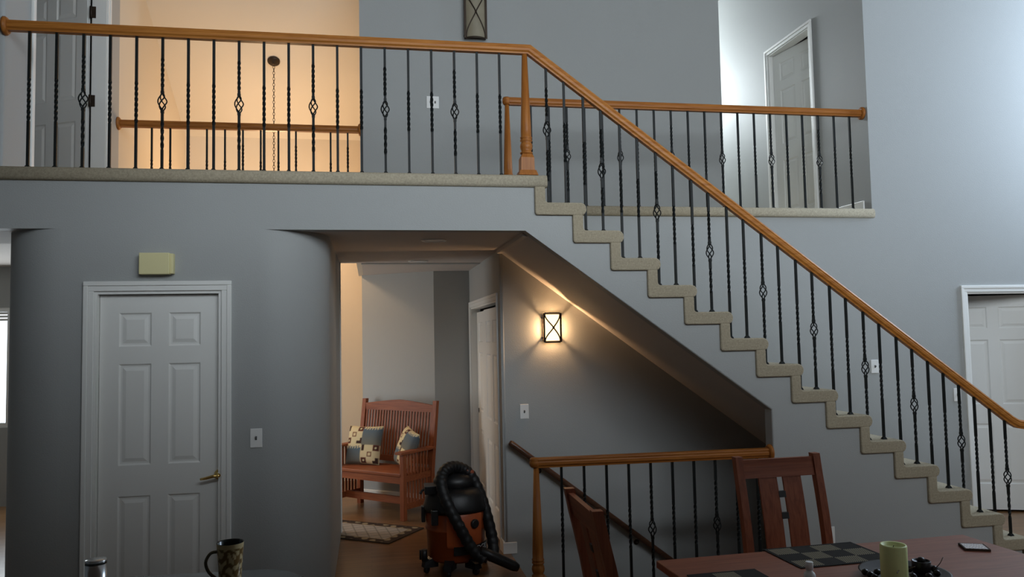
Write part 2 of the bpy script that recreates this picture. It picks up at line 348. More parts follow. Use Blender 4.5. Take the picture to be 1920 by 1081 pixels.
def window(name, label, horiz, c, wd, z0, z1, axis, nv=2):
    # axis 'X': window lies in a wall of constant X
    fr = MB(); pn = []
    def bx(a0, a1, zz0, zz1, t=.04):
        return (c-t, c+t, a0, a1, zz0, zz1) if axis == 'X' else (a0, a1, c-t, c+t, zz0, zz1)
    a0, a1 = horiz-wd/2, horiz+wd/2
    for b in ((a0, a0+.05, z0, z1), (a1-.05, a1, z0, z1), (a0+.05, a1-.05, z0, z0+.05), (a0+.05, a1-.05, z1-.05, z1)): fr.box(*bx(*b))
    for i in range(1, nv):
        x = a0+wd*i/nv; fr.box(*bx(x-.02, x+.02, z0+.05, z1-.05))
    o = struct(name, fr, 'white_paint', label, 'window')
    for i in range(nv):
        part('pane', MB().box(*bx(a0+wd*i/nv+.02, a0+wd*(i+1)/nv-.02, z0+.05, z1-.05, .004)), 'window_glass', o)
    return o
window('window_2', 'high great room window lighting the stairs', .4, 8.26, 1.4, 3.1, 5.5, 'X', 2)
window('window_3', 'high great room window behind the viewer', 2.5, -6.65, 6.2, 3.3, 5.9, 'Y', 4)
struct('ceiling_kitchen', MB().box(-5, 3.7, -6.6, -3.12, 2.785, 2.88), 'ceiling_paint', 'unseen slab above the viewer added to shade the lower walls')  # added out of view so the lower walls fall darker
struct('wall_loft', MB().box(-5, -.8, -3.25, -3.12, 2.88, TOP), 'paint', 'unseen partition added to dim the left side of the landing')  # unseen blocker, added to cut the rear light on the left side
window('window_5', 'unseen window added in the left foyer wall to brighten the bench', 2.95, LX-.055, 1.0, .55, 1.95, 'X', 2)  # unseen opening added for the foyer fill lamp
window('window_4', 'small window at the end of the upper passage', 4.02, 6.45, .74, 4.9, 5.9, 'Y', 1)
# room beyond the curved wall on the left, with its window
struct('wall_far_left', MB().box(-4.9, -2.25, 4.4, 4.5, 0, .85).box(-4.9, -2.25, 4.4, 4.5, 2.17, 2.66).box(-3.1, -2.25, 4.4, 4.5, .85, 2.17).box(-4.9, -4.75, 4.4, 4.5, .85, 2.17), 'paint', 'wall of the side room around its bright window')
w1 = window('window_1', 'bright daylight window in the room beyond the curved wall', -3.925, 4.45, 1.65, .85, 2.17, 'Y', 2)
for i in range(3):
    part('blind_slat', MB().box(-4.7, -3.15, 4.37, 4.395, 2.02+.035*i, 2.045+.035*i), 'white_paint', w1)

# ------------------------------------------------------------------ six panel doors
def panel_mesh(w_, h_):
    prof = [(0, 0), (.010, -.009), (.020, -.009), (.042, -.002)]
    mb = MB(); n = len(prof); 
    for (i, d) in prof:
        mb.v += [(i, d*-1, i), (w_-i, d*-1, i), (w_-i, d*-1, h_-i), (i, d*-1, h_-i)]
    for k in range(n-1):
        for j in range(4):
            q = (j+1) % 4; mb.f.append((4*k+j, 4*k+q, 4*k+4+q, 4*k+4+j)); mb.sm.append(False)
    mb.f.append((4*n-4, 4*n-3, 4*n-2, 4*n-1)); mb.sm.append(False)
    return mb
def six_panel(parent, w_, h_, t=.035, loc=(0, 0, 0), rotz=0.0, stile=.11, mull=.10, mat_='white_paint'):
    """slab in local XZ, face towards -Y, lower left corner at loc"""
    rows = [(.24, .57), (.995, .615), (1.717, .207)]; k = h_/2.034
    rows = [(a*k, b*k) for a, b in rows]
    pw = (w_-2*stile-mull)/2; cols = [stile, stile+pw+mull]
    s = MB(); s.box(0, w_, .012, t, 0, h_)
    s.box(0, stile, 0, .012, 0, h_).box(w_-stile, w_, 0, .012, 0, h_).box(stile+pw, stile+pw+mull, 0, .012, 0, h_)
    zz = 0
    for (z0, hh) in rows+[(h_, 0)]:
        for c in cols: s.box(c, c+pw, 0, .012, zz, z0)
        zz = z0+hh
    slab = link('slab', s.mesh('slab', mat_), parent, loc, rotz)
    cache = {}
    for c in cols:
        for (z0, hh) in rows:
            if hh not in cache: cache[hh] = panel_mesh(pw, hh).mesh('panel', mat_)
            link('panel', cache[hh], slab, (c, 0, z0))
    return slab
def casing(mb, a0, a1, z1, plane, axis='Y', wd=.06, t=.018, z0=0.0, sgn=-1):
    """three-sided door casing with a stepped profile on plane, outer edges a0,a1,z1"""
    for (ins, th, ww) in ((0, t, wd*.45), (wd*.45, t*.65, wd*.55)):
        bs = [(a0+ins, a0+ins+ww, z0, z1-ins-ww), (a1-ins-ww, a1-ins, z0, z1-ins-ww), (a0+ins, a1-ins, z1-ins-ww, z1-ins)]
        for (p, q, r, s_) in bs:
            lo, hi = sorted((plane, plane+sgn*th))
            if axis == 'Y': mb.box(p, q, lo, hi, r, s_)
            else: mb.box(lo, hi, p, q, r, s_)
    return mb
# closet door in the curved wall
d1 = struct('door_1', casing(MB(), DX0, DX1, DH, 0.0), 'white_paint', 'white six panel door with a brass lever in the curved wall', 'door', bevel=.003)
part('jamb', MB().box(OX0-.0, OX0+.018, 0, .11, 0, OZ).box(OX1-.018, OX1, 0, .11, 0, OZ).box(OX0+.018, OX1-.018, 0, .11, OZ-.018, OZ), 'white_paint', d1)
sl1 = six_panel(d1, OX1-OX0-.042, OZ-.03, loc=(OX0+.021, .038, .008))
hx, hz = -.925, .923
lv = part('lever_handle', MB().lathe([(.032, 0), (.033, -.006), (.026, -.012), (.012, -.016), (.011, -.05)], (hx, .038, hz), 20, 'Y').tube([(hx+.005, -.010, hz), (hx-.03, -.016, hz-.002), (hx-.07, -.016, hz-.012), (hx-.105, -.010, hz-.018)], [.010, .010, .009, .007], 10), 'brass', sl1, world=True, label='polished brass lever handle')
# sliding closet doors
d2 = struct('door_2', casing(MB(), CY0, CY1, CZ, XC, 'X', t=.016), 'white_paint', 'pair of white sliding closet doors in the hall', 'door', bevel=.003)
part('jamb', MB().box(XC, XC+.1, CY0+.06, CY0+.075, 0, CZ-.06).box(XC, XC+.1, CY1-.075, CY1-.06, 0, CZ-.06).box(XC, XC+.1, CY0+.075, CY1-.075, CZ-.075, CZ-.06), 'white_paint', d2)
s2a = six_panel(d2, .92, 1.985, loc=(XC+.022, CY0+.08+.92, .012), rotz=-PI/2, stile=.13, mull=.12)
s2b = six_panel(d2, .92, 1.985, loc=(XC+.062, CY1-.078, .012), rotz=-PI/2, stile=.13, mull=.12)
for sl, yy, xx in ((s2a, CY0+.125, XC+.022), (s2b, CY1-.13, XC+.062)):
    part('finger_pull', MB().lathe([(.024, 0), (.024, -.004), (.017, -.003)], (xx, yy, .98), 14, 'X'), 'bronze', sl, world=True)
# door of the upper passage (a little ajar)
d3 = struct('door_3', casing(MB(), UY0, UY1, UZ, XE, 'X', z0=ZL), 'white_paint', 'white six panel door in the upper passage standing slightly ajar', 'door', bevel=.003)
part('jamb', MB().box(XE, XE+.11, UY0+.06, UY0+.075, ZL, UZ-.06).box(XE, XE+.11, UY1-.075, UY1-.06, ZL, UZ-.06).box(XE, XE+.11, UY0+.075, UY1-.075, UZ-.075, UZ-.06), 'white_paint', d3)
six_panel(d3, .80, UZ-ZL-.085, loc=(XE+.05, UY1-.08, ZL+.005), rotz=-PI/2+math.radians(9.0))
struct('wall_passage_room', MB().box(XE+.5, XE+.55, W+.1, 3.6, ZL, TOP), 'paint', 'dark room wall behind the passage door')
# entry side door behind the stairs (ajar)
d4 = struct('door_4', casing(MB(), RDX0, RDX1, DH, W), 'white_paint', 'white six panel door at the stair foot standing ajar', 'door', bevel=.003)
part('jamb', MB().box(RDX0+.06, RDX0+.075, W, W+.11, 0, DH-.06).box(RDX1-.075, RDX1-.06, W, W+.11, 0, DH-.06).box(RDX0+.075, RDX1-.075, W, W+.11, DH-.075, DH-.06), 'white_paint', d4)
ang = math.radians(-20); Lw = .885
hp = Vector((RDX1-.08, W+.10, 0)); st = hp-Vector((math.cos(ang), math.sin(ang), 0))*Lw
six_panel(d4, Lw, 2.02, loc=(st.x, st.y, .02), rotz=ang)
struct('wall_entry_room', MB().box(4.6, 8.2, 2.6, 2.7, 0, 3.0).box(4.6, 4.7, W+.1, 2.6, 0, 3.0), 'paint', 'room wall behind the ajar door')
# open bedroom door on the landing
d5 = struct('door_5', casing(MB(), LY0-.06, LY1+.06, LZ+.06, LX, 'X', z0=ZL, sgn=1), 'white_paint', 'bedroom doorway on the landing with its white door swung open', 'door', bevel=.003)
part('jamb', MB().box(LX-.115, LX, LY1-.018, LY1, ZL, LZ).box(LX-.115, LX, LY0, LY0+.018, ZL, LZ).box(LX-.115, LX, LY0+.018, LY1-.018, LZ-.018, LZ), 'white_paint', d5)
a5 = math.atan2(.44, -.9); hpt = Vector((LX-.155, LY1-.02, ZL+.008)); end = hpt+Vector((math.cos(a5), math.sin(a5), 0))*.75
sl5 = six_panel(d5, .75, 2.03, loc=tuple(end), rotz=a5+PI)
for zz in (ZL+.30, ZL+.98, ZL+1.75):
    part('hinge', MB().box(LX-.135, LX-.085, LY1-.024, LY1-.019, zz-.05, zz+.05).lathe([(.008, -.05), (.008, .05)], (LX-.122, LY1-.032, zz), 10), 'bronze', d5)

# ------------------------------------------------------------------ staircase
stc = thing('staircase', (XS, 0, 0), 'straight flight of beige carpeted steps climbing to the landing', 'staircase')
def step_mesh(last=False):
    # local: x=0 is the riser band's left edge, z=0 is the tread top
    rb = .073; nx = RUN+.098; up = RISE-EB+.004
    if last: nx = RUN+.06
    pr = [(0, -EB+.012), (.012, -EB), (nx-.03, -EB), (nx-.012, -EB+.010), (nx-.002, -EB+.028), (nx, -.045), (nx-.004, -.024), (nx-.016, -.008), (nx-.036, 0), (rb+.012, 0), (rb, .012), (rb, up), (0, up)]
    return MB().prism(pr, 'Y', -.022, W-.002, True)
sm_ = step_mesh().mesh('step', 'carpet', bevel=.014, seg=3); sl_ = step_mesh(True).mesh('step', 'carpet', bevel=.014, seg=3)
for k in range(14):
    link('step', sl_ if k == 13 else sm_, stc, (k*RUN, 0, zt(k)))
part('step', MB().prism([(xk(14), 0), (xk(14)+.073, 0), (xk(14)+.073, zt(13)-EB+.004), (xk(14), zt(13)-EB+.004)], 'Y', -.016, W-.002), 'carpet', stc, world=True)
bst = thing('basement_staircase', (1.10, .65, -.19), 'carpeted basement steps descending below the hall floor', 'staircase')
for k in range(9):
    part('step', MB().box(1.11+k*.25, 1.11+k*.25+.28, .10, W-.001, -.19*(k+1)-.19, -.19*(k+1)), 'carpet', bst, world=True, bevel=.012)

# ------------------------------------------------------------------ railings
BARW = .0078
def bar_mesh(L, kind, hb):
    """square iron bar, kind 0 = basket, others = one twisted zone"""
    mb = MB(); r = BARW*1.414
    segs = []
    def ring_run(z0, z1, tw0, tw1, n):
        for i in range(n+1):
            t = i/n; segs.append((z0+(z1-z0)*t, tw0+(tw1-tw0)*t))
    if kind == 0:
        runs = [[('p', 0, hb*.30), ('t', hb*.30, hb*.72), ('p', hb*.72, hb-.055)], [('p', hb+.055, hb+.055+(L-hb)*.08), ('t', hb+.055+(L-hb)*.08, hb+(L-hb)*.68), ('p', hb+(L-hb)*.68, L)]]
    else:
        runs = [[('p', 0, L*.34), ('t', L*.34, L*.66), ('p', L*.66, L)]]
    for rn in runs:
        rings = []; tw = 0
        for (ty, z0, z1) in rn:
            if ty == 'p':
                rings += [(z0, tw), (z1, tw)]
            else:
                turns = max(2, round((z1-z0)/.075)); n = turns*5
                for i in range(1, n): rings.append((z0+(z1-z0)*i/n, tw+turns*PI*i/n))
                tw += turns*PI
        b = len(mb.v)
        for (z, a) in rings:
            for q in range(4): mb.v.append((r*math.cos(a+PI/4+q*PI/2), r*math.sin(a+PI/4+q*PI/2), z))
        for i in range(len(rings)-1):
            for q in range(4):
                j = (q+1) % 4; mb.f.append((b+4*i+q, b+4*i+j, b+4*i+4+j, b+4*i+4+q)); mb.sm.append(False)
        mb.f.append((b+3, b+2, b+1, b)); e = b+4*(len(rings)-1); mb.f.append((e, e+1, e+2, e+3)); mb.sm += [False, False]
    return mb.mesh('baluster', 'iron')
def basket_mesh():
    mb = MB()
    for q in range(4):
        p = []
        for i in range(11):
            t = i/10; rr = .005+.0215*math.sin(PI*t)**0.9; a = q*PI/2+t*PI*1.0
            p.append((rr*math.cos(a), rr*math.sin(a), -.055+.11*t))
        mb.tube(p, .0043, 5, cap=False)
    for z in (-.062, .062): mb.box(-.0095, .0095, -.0095, .0095, z-.009, z+.009)
    return mb.mesh('basket', 'iron')
def shoe_mesh():
    return MB().hexa([(-.017, -.017, 0), (.017, -.017, 0), (.017, .017, 0), (-.017, .017, 0)], [(-.010, -.010, .016), (.010, -.010, .016), (.010, .010, .016), (-.010, .010, .016)]).mesh('shoe', 'iron')
BASK = basket_mesh(); SHOE = shoe_mesh(); BARS = {}
def baluster(parent, x, y, z0, z1, basket, hb):
    L = z1-z0; key = (round(L, 3), basket, round(hb, 3) if basket else 0)
    if key not in BARS: BARS[key] = bar_mesh(L, 0 if basket else 1, hb)
    loc = WM[parent.name].inverted() @ Vector((x, y, z0))
    o = link('baluster', BARS[key], parent, tuple(loc), random.uniform(-.03, .03))
    if basket: link('basket', BASK, o, (0, 0, hb))
    link('shoe', SHOE, o, (0, 0, 0))
    return o
RH = .066
RPROF = [(-.020, -RH), (.020, -RH), (.022, -RH+.010), (.031, -RH+.020), (.031, -.030), (.027, -.022), (.030, -.014), (.024, -.004), (.010, 0), (-.010, 0), (-.024, -.004), (-.030, -.014), (-.027, -.022), (-.031, -.030), (-.031, -RH+.020), (-.022, -RH+.010)]
def rail_mesh(path, y):
    """profile swept along an XZ polyline; path gives the line of the rail's top"""
    mb = MB(); n = len(path); m = len(RPROF)
    for i, (x, z) in enumerate(path):
        d0 = Vector((path[i][0]-path[i-1][0], path[i][1]-path[i-1][1])).normalized() if i > 0 else None
        d1_ = Vector((path[i+1][0]-path[i][0], path[i+1][1]-path[i][1])).normalized() if i < n-1 else None
        d = d0 if d1_ is None else d1_ if d0 is None else (d0+d1_).normalized()
        k = 1.0 if (d0 is None or d1_ is None) else 1.0/max(.3, d.dot(d1_))
        nrm = Vector((-d.y, d.x))*k
        for (py, pz) in RPROF: mb.v.append((x+nrm.x*pz, y+py, z+nrm.y*pz))
    for i in range(n-1):
        for j in range(m):
            q = (j+1) % m; mb.f.append((i*m+j, i*m+q, (i+1)*m+q, (i+1)*m+j)); mb.sm.append(False)
    mb.f.append(tuple(range(m))); mb.f.append(tuple((n-1)*m+j for j in range(m))[::-1]); mb.sm += [False, False]
    return mb
def rosette(parent, x, y, z, sgn):
    part('wall_rosette', MB().lathe([(.058, 0), (.058, sgn*.010), (.050, sgn*.020), (.044, sgn*.024)], (x, y, z), 24, 'X'), 'oak_z', parent, world=True)
def newel(parent, x, y, z0, z1):
    sh = MB().lathe([(.030, .150), (.043, .158), (.043, .166), (.032, .172), (.040, .190), (.043, .206), (.040, .224), (.033, .236), (.041, .244), (.041, .252), (.034, .257), (.041, .263), (.041, .270), (.036, .276), (.036, .32), (.018, z1-z0)], (x, y, z0), 24)
    p = part('newel_post', sh, 'oak_z', parent, world=True)
    part('base_block', MB().hexa([(x-.047, y-.047, z0+.03), (x+.047, y-.047, z0+.03), (x+.047, y+.047, z0+.03), (x-.047, y+.047, z0+.03)], [(x-.045, y-.045, z0+.125), (x+.045, y-.045, z0+.125), (x+.045, y+.045, z0+.125), (x-.045, y+.045, z0+.125)])
         .hexa([(x-.045, y-.045, z0+.125), (x+.045, y-.045, z0+.125), (x+.045, y+.045, z0+.125), (x-.045, y+.045, z0+.125)], [(x-.033, y-.033, z0+.152), (x+.033, y-.033, z0+.152), (x+.033, y+.033, z0+.152), (x-.033, y+.033, z0+.152)]), 'oak_z', p, world=True)
    part('plinth', MB().hexa([(x-.067, y-.067, z0), (x+.067, y-.067, z0), (x+.067, y+.067, z0), (x-.067, y+.067, z0)], [(x-.055, y-.055, z0+.036), (x+.055, y-.055, z0+.036), (x+.055, y+.055, z0+.036), (x-.055, y+.055, z0+.036)]), 'oak_z', p, world=True)
    return p
def end_cap(parent, x, y, z):
    part('end_cap', MB().lathe([(.024, -RH), (.030, -RH+.006), (.036, -RH+.020), (.036, -.028), (.031, -.022), (.035, -.014), (.028, -.003), (.010, 0)], (x, y, z), 24), 'oak_x', parent, world=True)
YR = .06
# landing and stair railing
rl = thing('stair_railing', (1.063, YR, ZL), 'oak railing with twisted black iron balusters along the landing and down the stairs', 'railing')
ZR = 3.742
SLR = .7335
endx = 4.775; endz = ZR-(endx-1.104)*SLR
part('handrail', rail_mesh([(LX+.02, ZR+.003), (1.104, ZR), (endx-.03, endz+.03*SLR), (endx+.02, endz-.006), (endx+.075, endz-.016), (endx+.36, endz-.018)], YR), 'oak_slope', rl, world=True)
rosette(rl, LX, YR, ZR-.033, 1)
newel(rl, 1.063, YR, ZL, ZR-.06)
newel(rl, endx+.36, YR, 0, endz-.07)
for i in range(20):
    x = -2.055+i*(.886+2.055)/19
    baluster(rl, x, YR, ZL, ZR-.06, i % 3 == 2, .437)
b = 0
for k in range(14):
    for dx in (.112, .236):
        x = xk(k)+dx
        if k >= 11: x -= .010*(k-10)
        ztop = ZR-(x-1.104)*SLR-RH*1.18
        baluster(rl, x, YR, zt(k), ztop, b % 3 == 0, .520 if dx < .2 else .428)
        b += 1
# balcony railing on the far side of the stair well
YB = W+.08
rb_ = thing('balcony_railing', (1.15, YB, ZL), 'oak balcony railing with black balusters guarding the upper hall edge', 'railing')
part('handrail', rail_mesh([(1.17, 3.752), (XE-.02, 3.750)], YB), 'oak_x', rb_, world=True)
rosette(rb_, XE, YB, 3.718, -1); newel(rb_, 1.152, YB, ZL, 3.69); end_cap(rb_, 1.150, YB, 3.754)
for i in range(21):
    x = 2.139+(i-5)*(4.330-2.139)/14
    if x < 1.27 or x > 4.40: continue
    baluster(rb_, x, YB, ZL, 3.69, (i-5) % 3 == 0, .440)
# foyer railing
rf = thing('foyer_railing', (-1.1, YV-.03, ZL), 'far oak railing overlooking the warm lit foyer', 'railing')
part('handrail', rail_mesh([(LX+.02, 3.738), (-.09, 3.738)], YV-.03), 'oak_x', rf, world=True)
rosette(rf, LX, YV-.03, 3.705, 1); rosette(rf, -.070, YV-.03, 3.705, -1)
for i in range(12):
    x = -1.913+i*(-.19+1.913)/11
    baluster(rf, x, YV-.03, ZL, 3.68, i % 3 == 2, .42)
# basement stair guard railing
rg = thing('basement_railing', (1.085, YR, 0), 'low oak railing beside the basement stair opening behind the dining chairs', 'railing')
part('handrail', rail_mesh([(1.08, .932), (2.75, .924)], YR-.02), 'oak_x', rg, world=True)
rosette(rg, 2.767, YR-.02, .89, -1); newel(rg, 1.080, YR-.02, 0, .87); end_cap(rg, 1.072, YR-.02, .934)
for i in range(10):
    x = 1.252+i*(2.662-1.252)/9
    baluster(rg, x, YR-.02, 0, .866, i % 3 == 1, .420)
# wall handrail of the basement stairs
wh = thing('wall_handrail', (1.107, 1.14, .86), 'dark wooden handrail sloping down the wall below the lit sconce', 'handrail')
d_ = Vector((2.415-1.107, 0, -.108-.894)); 
pth = [Vector((1.095, 1.14, .893)), Vector((1.107, 1.14, .885))]+[Vector((1.107, 1.14, .885))+d_*t for t in (.1, .5, 1.0, 1.6)]
part('rail', MB().tube(pth, [.016, .024, .024, .024, .024, .024], 14), 'dark_rail', wh, world=True)
for t in (.18, .8, 1.4):
    c = Vector((1.107, 1.14, .865))+d_*t
    part('bracket', MB().tube([(c.x, c.y, c.z), (c.x, c.y+.02, c.z-.035), (c.x, W, c.z-.04)], .007, 8).lathe([(.022, 0), (.022, -.006)], (c.x, W, c.z-.04), 12, 'Y'), 'bronze', wh, world=True)

# ------------------------------------------------------------------ sconces, lights
def sconce(name, x, y, z0, z1, wd, label, lit):
    h = z1-z0; zc = (z0+z1)/2; s = thing(name, (x, y, z0), label, 'sconce', None)
    part('back_plate', MB().box(x-wd*.46, x+wd*.46, y-.012, y, z0+.01, z1-.01), 'bronze', s, world=True)
    bw = .014 if lit else .020
    part('frame', MB().box(x-wd/2, x-wd/2+bw, y-.064, y-.054, z0, z1).box(x+wd/2-bw, x+wd/2, y-.064, y-.054, z0, z1).box(x-wd/2, x-wd/2+.006, y-.054, y, z0+.03, z0+.045).box(x+wd/2-.006, x+wd/2, y-.054, y, z0+.03, z0+.045).box(x-wd/2, x-wd/2+.006, y-.054, y, z1-.045, z1-.03).box(x+wd/2-.006, x+wd/2, y-.054, y, z1-.045, z1-.03), 'bronze', s, world=True)
    # curved glass, open at the top and the bottom
    g = MB(); n = 12; b = 0; ww = wd/2-bw
    for i in range(n+1):
        t = -1+2*i/n; xx = x+ww*t; yy = y-.055-.035*(1-t*t)
        g.v += [(xx, yy, z0+.012), (xx, yy, z1-.012)]
    for i in range(n): g.f.append((2*i, 2*i+2, 2*i+3, 2*i+1)); g.sm.append(True)
    part('glass_shade', g, 'sconce_lit' if lit else 'sconce_glass', s, world=True)
    for (zz, nm) in ((z0, 'bottom_rim'), (z1, 'top_rim')):
        pt = [(x+ww*(-1+2*i/12), y-.057-.036*(1-(-1+2*i/12)**2), zz) for i in range(13)]
        part(nm, MB().tube(pt, .006 if lit else .008, 6), 'bronze', s, world=True)
    for sg in (-1, 1):
        for up in (-1, 1):
            pt = []
            for i in range(11):
                t = i/10; zz = zc+up*(h/2-.008)*t; xt = ww*(t**1.0)*(1-.0) if False else ww*math.sin(t*PI/2)**1.15
                xt *= sg; pt.append((x+xt, y-.060-.037*(1-(xt/ww)**2), zz))
            part('cross_strap', MB().tube(pt, .0058 if lit else .0055, 6), 'bronze', s, world=True)
    part('rosette', MB().lathe([(.010, 0), (.009, -.006), (.003, -.010)], (x, y-.096, zc), 10, 'Y'), 'bronze', s, world=True)
    return s
sconce('lit_sconce', 1.471, W, 1.687, 1.924, .153, 'small lit bronze sconce glowing on the wall under the stairs', True)
point('sconce_bulb', (1.471, W-.04, 1.80), 11.0, (1.0, 0.60, 0.30), .025)
sconce('tall_sconce', 1.034, YV, 4.627, 5.13, .225, 'tall unlit bronze sconce on the upper wall above the railing', False)
for i, (x, y) in enumerate(((.465, .555), (.442, 2.114))):
    t = thing('recessed_light', (x, y, ZS), ['unlit recessed ceiling light just inside the hall opening', 'unlit recessed ceiling light deeper in the hall, near the bench'][i], 'ceiling light', 'recessed lights in the hall ceiling')
    part('trim_ring', MB().lathe([(.070, -.006), (.088, -.008), (.094, -.003), (.094, 0), (.070, 0)], (x, y, ZS), 28, cap=False), 'plastic_white', t, world=True)
    part('lens', MB().lathe([(.070, -.004), (.070, -.001)], (x, y, ZS), 24), 'plastic_white', t, world=True)
# foyer chandelier: canopy, chain, body below the sight line
cx_, cy_, cz_ = -1.03, 3.78, 4.26+(4.9-3.78)*cs
ch = thing('chandelier', (cx_, cy_, 2.9), 'bronze chandelier hanging on a long chain in the foyer', 'chandelier')
cn = MB().lathe([(.068, 0), (.068, -.012), (.055, -.028), (.02, -.036), (.012, -.06)], (0, 0, 0), 24); cn.xform(Matrix.Translation((cx_, cy_, cz_-.002)) @ Matrix.Rotation(math.atan(-cs), 4, 'X'))
part('canopy', cn, 'bronze', ch, world=True)
link_m = MB(); pp = [(.011*math.cos(a), 0, .021*math.sin(a)) for a in [2*PI*i/10 for i in range(11)]]; link_m.tube(pp, .0028, 5, cap=False)
lm = link_m.mesh('chain_link', 'bronze')
zz = cz_-.075; i = 0
while zz > 3.22:
    link('chain_link', lm, ch, (0, 0, zz-2.9), (PI/2)*(i % 2)+.4); zz -= .033; i += 1
part('hub', MB().lathe([(.012, .32), (.03, .28), (.045, .2), (.03, .12), (.05, .04), (.02, -.02), (.005, -.06)], (0, 0, 0), 16), 'bronze', ch)
for q in range(6):
    a = q*PI/3; c, s_ = math.cos(a), math.sin(a)
    part('arm', MB().tube([(.03*c, .03*s_, .08), (.12*c, .12*s_, 0), (.24*c, .24*s_, .0), (.29*c, .29*s_, .08)], .008, 6), 'bronze', ch)
    part('bulb', MB().lathe([(.012, .09), (.028, .13), (.03, .16), (.018, .19), (.004, .2)], (.29*c, .29*s_, 0), 12), 'bulb', ch)
point('chandelier_glow', (cx_, cy_, 3.08), 68, WARM, .12)

# ------------------------------------------------------------------ switches, chime
def plate(x, y, z, label, gangs=1, outlet=False, cat='light switch', group=None):
    wd = .072+.046*(gangs-1); t = thing('outlet_plate' if outlet else 'switch_plate', (x, y, z-.059), label, cat, group)
    part('cover', MB().box(x-wd/2, x+wd/2, y-.006, y, z-.059, z+.059), 'plastic_white', t, world=True, bevel=.003)
    for g in range(gangs):
        gx = x+(g-(gangs-1)/2)*.046
        if outlet:
            for dz in (-.02, .02): part('socket', MB().lathe([(.016, -.006), (.015, -.0075)], (gx, y, z+dz), 14, 'Y'), 'plastic_white', t, world=True)
        else:
            part('toggle', MB().hexa([(gx-.005, y-.020, z-.002), (gx+.005, y-.020, z-.002), (gx+.005, y-.006, z-.012), (gx-.005, y-.006, z-.012)], [(gx-.005, y-.021, z+.008), (gx+.005, y-.021, z+.008), (gx+.005, y-.006, z+.012), (gx-.005, y-.006, z+.012)]), 'slot_dark', t, world=True)
plate(-.7025, 0, 1.141, 'single white light switch on the curved wall beside the closet door')
plate(1.2325, W, 1.127, 'single white light switch on the wall below the lit sconce')
plate(.613, YV, 4.0, 'double white light switch on the upper wall behind the landing railing', 2)
plate(4.415, W, 1.41, 'white light switch on the tall wall, seen between the lower stair balusters')
plate(5.229, W, 1.134, 'white light switch right beside the casing of the ajar door at the stair foot')
plate(3.172, 0, .303, 'white wall outlet under the stairs behind the dining chair', 1, True, 'outlet')
cb = thing('door_chime', (-1.284, 0, 2.162), 'cream box door chime mounted above the closet door', 'door chime')
part('cover', MB().box(-1.382, -1.207, -.055, 0, 2.162, 2.294), 'chime_cream', cb, world=True, bevel=.004)
part('side_strip', MB().box(-1.207, -1.186, -.045, 0, 2.166, 2.290), 'chime_cream', cb, world=True, bevel=.003)

# ------------------------------------------------------------------ slatted bench
BW, BD = 1.03, .42; bang = math.atan2(-.69, .72)
bu_ = Vector((math.cos(bang), math.sin(bang), 0)); bv_ = Vector((-math.sin(bang), math.cos(bang), 0))
bc = at(757, 976, Z=0)-bu_*(BW/2-.025)+bv_*(BD/2)
bench = thing('slatted_bench', (bc.x, bc.y, 0), 'reddish wooden spindle back bench against the angled hall wall', 'bench', rotz=bang)
lt = .025; X1 = BW/2-lt; Y1 = BD/2
for sx in (-1, 1):
    part('leg', MB().box(sx*X1-lt, sx*X1+lt, -Y1-lt, -Y1+lt, 0, .63), 'bench_z', bench, bevel=.003)
    part('back_post', MB().hexa([(sx*X1-lt, Y1-lt, 0), (sx*X1+lt, Y1-lt, 0), (sx*X1+lt, Y1+lt, 0), (sx*X1-lt, Y1+lt, 0)], [(sx*X1-lt, Y1-lt, .42), (sx*X1+lt, Y1-lt, .42), (sx*X1+lt, Y1+lt, .42), (sx*X1-lt, Y1+lt, .42)])
         .hexa([(sx*X1-lt, Y1-lt, .42), (sx*X1+lt, Y1-lt, .42), (sx*X1+lt, Y1+lt, .42), (sx*X1-lt, Y1+lt, .42)], [(sx*X1-lt, Y1+.07, 1.10), (sx*X1+lt, Y1+.07, 1.10), (sx*X1+lt, Y1+.11, 1.10), (sx*X1-lt, Y1+.11, 1.10)]), 'bench_z', bench)
    part('arm_rest', MB().box(sx*X1-.045, sx*X1+.045, -Y1-.07, Y1+.02, .63, .655), 'bench_x', bench, bevel=.004)
    part('side_rail', MB().box(sx*X1-.014, sx*X1+.014, -Y1+lt, Y1-lt, .10, .16), 'bench_x', bench)
    part('side_rail', MB().box(sx*X1-.014, sx*X1+.014, -Y1+lt, Y1-lt, .36, .42), 'bench_x', bench)
    for j in range(7):
        y = -Y1+.075+j*(BD-.15)/6
        part('side_slat', MB().box(sx*X1-.006, sx*X1+.006, y-.012, y+.012, .16, .36), 'bench_z', bench)
        part('side_slat', MB().box(sx*X1-.006, sx*X1+.006, y-.012, y+.012, .42, .63), 'bench_z', bench)
part('seat', MB().box(-X1+.01, X1-.01, -Y1-.03, Y1-.02, .415, .445), 'bench_x', bench, bevel=.006)
part('front_apron', MB().box(-X1+lt, X1-lt, -Y1-.012, -Y1+.012, .345, .415), 'bench_x', bench)
part('stretcher', MB().box(-X1+.014, X1-.014, -.015, .015, .10, .17), 'bench_x', bench)
def byz(z): return Y1+(z-.42)/.68*.09
crest = []
for i in range(13):
    t = -1+2*i/12; crest.append((t*(X1-lt), 1.055+.045*(1-abs(t)**1.3)))
poly = crest+[(X1-lt, .985), (-X1+lt, .985)]
part('crest_rail', MB().prism(poly, 'Y', byz(1.03)-.016, byz(1.03)+.016), 'bench_x', bench)
part('lower_back_rail', MB().box(-X1+lt, X1-lt, byz(.5)-.012, byz(.5)+.012, .47, .53), 'bench_x', bench)
ns = 24; y0, y1 = byz(.53), byz(.985)
